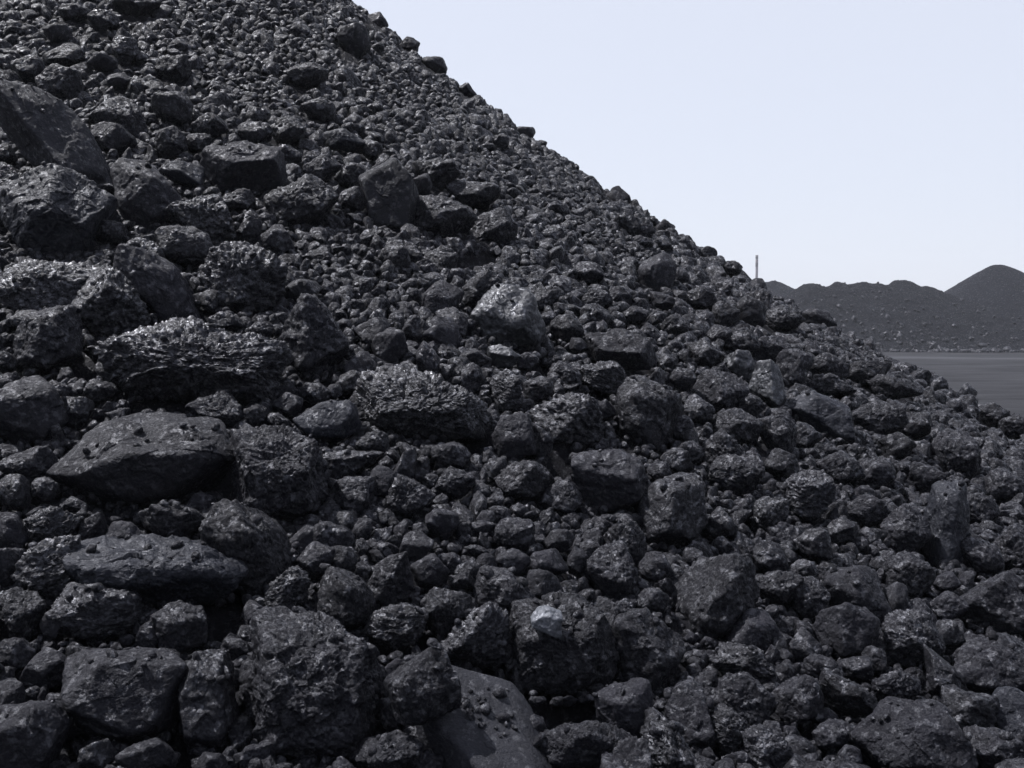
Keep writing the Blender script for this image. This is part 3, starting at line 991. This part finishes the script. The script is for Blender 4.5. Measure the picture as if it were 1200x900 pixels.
obj('coal_fines', mesh('coal_fines', V, np.stack([i, i + 1, i + nx + 1, i + nx], 1)[:, ::-1], FINES), 'fine black coal of the near heap under the lumps', kind='stuff')

# ------------------------------------------------------------------ labels: each lump by its look and its place among its neighbours
SECT = ['right of', 'above and right of', 'straight above', 'above and left of', 'left of', 'below and left of', 'straight below', 'below and right of']
xs_ = np.array([e['x'] for e in L_]); ys_ = np.array([e['y'] for e in L_])
sz_ = np.array([max(e['w'], e['h']) for e in L_])


def look(e):
    s = max(e['w'], e['h'])
    return ('big ' if s > 72 else 'medium ' if s > 50 else 'small ' if s > 34 else 'little ') + LOOK[e['m']] + ' lump'


used = set()
marks = [k for k, e in enumerate(L_) if e['ref']]
for k in marks:
    lab = L_[k]['ref'] + L_[k]['extra']
    lab = lab if 'coal' in lab else lab.replace(' lump', ' coal lump', 1) if ' lump' in lab.split(',')[0] else lab.replace(' boulder', ' coal boulder', 1).replace(' block', ' coal block', 1) if (' boulder' in lab or ' block' in lab) else lab
    L_[k]['label'] = lab; used.add(lab)
near = {}                                                        # (mark, sector) -> lumps by distance
for m in marks:
    for k in range(len(L_)):
        if k == m: continue
        dx, dy = xs_[k] - xs_[m], -(ys_[k] - ys_[m])
        s = int(round(math.atan2(dy, dx) / (math.pi / 4))) % 8
        near.setdefault((m, s), []).append((math.hypot(dx, dy) , k))
opts = {}
for (m, s), v in near.items():
    v.sort()
    for rank, (dd, k) in enumerate(v[:3]):
        if L_[k]['ref'] or dd > 330: continue
        opts.setdefault(k, []).append((dd + 130 * rank, rank, m, s))
for k in sorted(opts, key=lambda k: -sz_[k]):
    for sc_, rank, m, s in sorted(opts[k]):
        lab = '%s %s%s the %s' % (look(L_[k]), ('nearest ', 'second nearest ', 'third nearest ')[rank] if rank else 'just ', SECT[s], L_[m]['ref'])
        lab = lab.replace('just straight below', 'just below').replace('just straight above', 'just above')
        if lab not in used and len(lab.split()) <= 16:
            L_[k]['label'] = lab; used.add(lab); break
for k, e in enumerate(L_):
    if 'label' not in e:
        m = min(marks, key=lambda q: math.hypot(xs_[q] - e['x'], ys_[q] - e['y']))
        e['label'] = look(e) + ' near the ' + L_[m]['ref']
for k, e in enumerate(L_):
    nm = 'coal_boulder' if max(e['w'], e['h']) >= 76 else 'coal_lump'
    o = obj(nm, mesh(nm, e['V'], e['F'], MAT[e['m']]), e['label'], 'coal lump', 'lumps of coal on the near slope', loc=e['P'])
# fallen lumps along the foot of the far heaps
rs = np.random.RandomState(77)
VV, FF, base = [], [], 0
for n in range(1400):
    if n < 420:
        x = rs.uniform(30, 76); yb = 119.5 + 3.5 * math.sin(x * .21) * .4 + rs.exponential(2.2) - 1.2; r = rs.uniform(0.10, 0.38) * (1.5 if rs.rand() < .08 else 1)
    else:
        x = rs.uniform(24, 80) if n < 1200 else rs.normal(60, 6); yb = 119 + rs.exponential(5.0); r = rs.uniform(0.07, 0.24)
    if n >= 1440:
        yb = rs.uniform(18, 70); x = rs.uniform(0.30, 0.62) * yb; r = rs.exponential(0.03) + 0.02
    ok_, loc, nrm_, _i, ob_, _m = S.ray_cast(DG, Vector((x, yb, 40)), Vector((0, 0, -1)))
    zz = loc.z if ok_ else 0
    V0, F0 = proto(n % NPROTO, 2)
    Rm = np.linalg.qr(rs.normal(size=(3, 3)))[0]
    VV.append(V0 @ Rm.T * r + np.array([x, yb, zz + r * 0.25])); FF.append(F0 + base); base += len(V0)
obj('fallen_coal', mesh('fallen_coal', np.concatenate(VV), np.concatenate(FF), MAT['k']), 'scattered coal fallen on the yard and along the foot of the far heaps', kind='stuff')

# thin dusty air over the yard
m = bpy.data.materials.new('haze'); m.use_nodes = True
m.node_tree.nodes.clear()
mo = m.node_tree.nodes.new('ShaderNodeOutputMaterial'); pv = m.node_tree.nodes.new('ShaderNodeVolumePrincipled')
pv.inputs['Color'].default_value = (0.86, 0.90, 1.0, 1); pv.inputs['Density'].default_value = 0.0004; pv.inputs['Anisotropy'].default_value = 0.2
m.node_tree.links.new(pv.outputs[0], mo.inputs['Volume'])
bv = np.array([(x, y, z) for x in (-400, 400) for y in (-60, 800) for z in (-1.9, 60)], float)
bf = np.array([(0, 1, 3, 2), (4, 6, 7, 5), (0, 4, 5, 1), (2, 3, 7, 6), (0, 2, 6, 4), (1, 5, 7, 3)])
obj('haze', mesh('haze', bv, bf, m), kind='stuff')
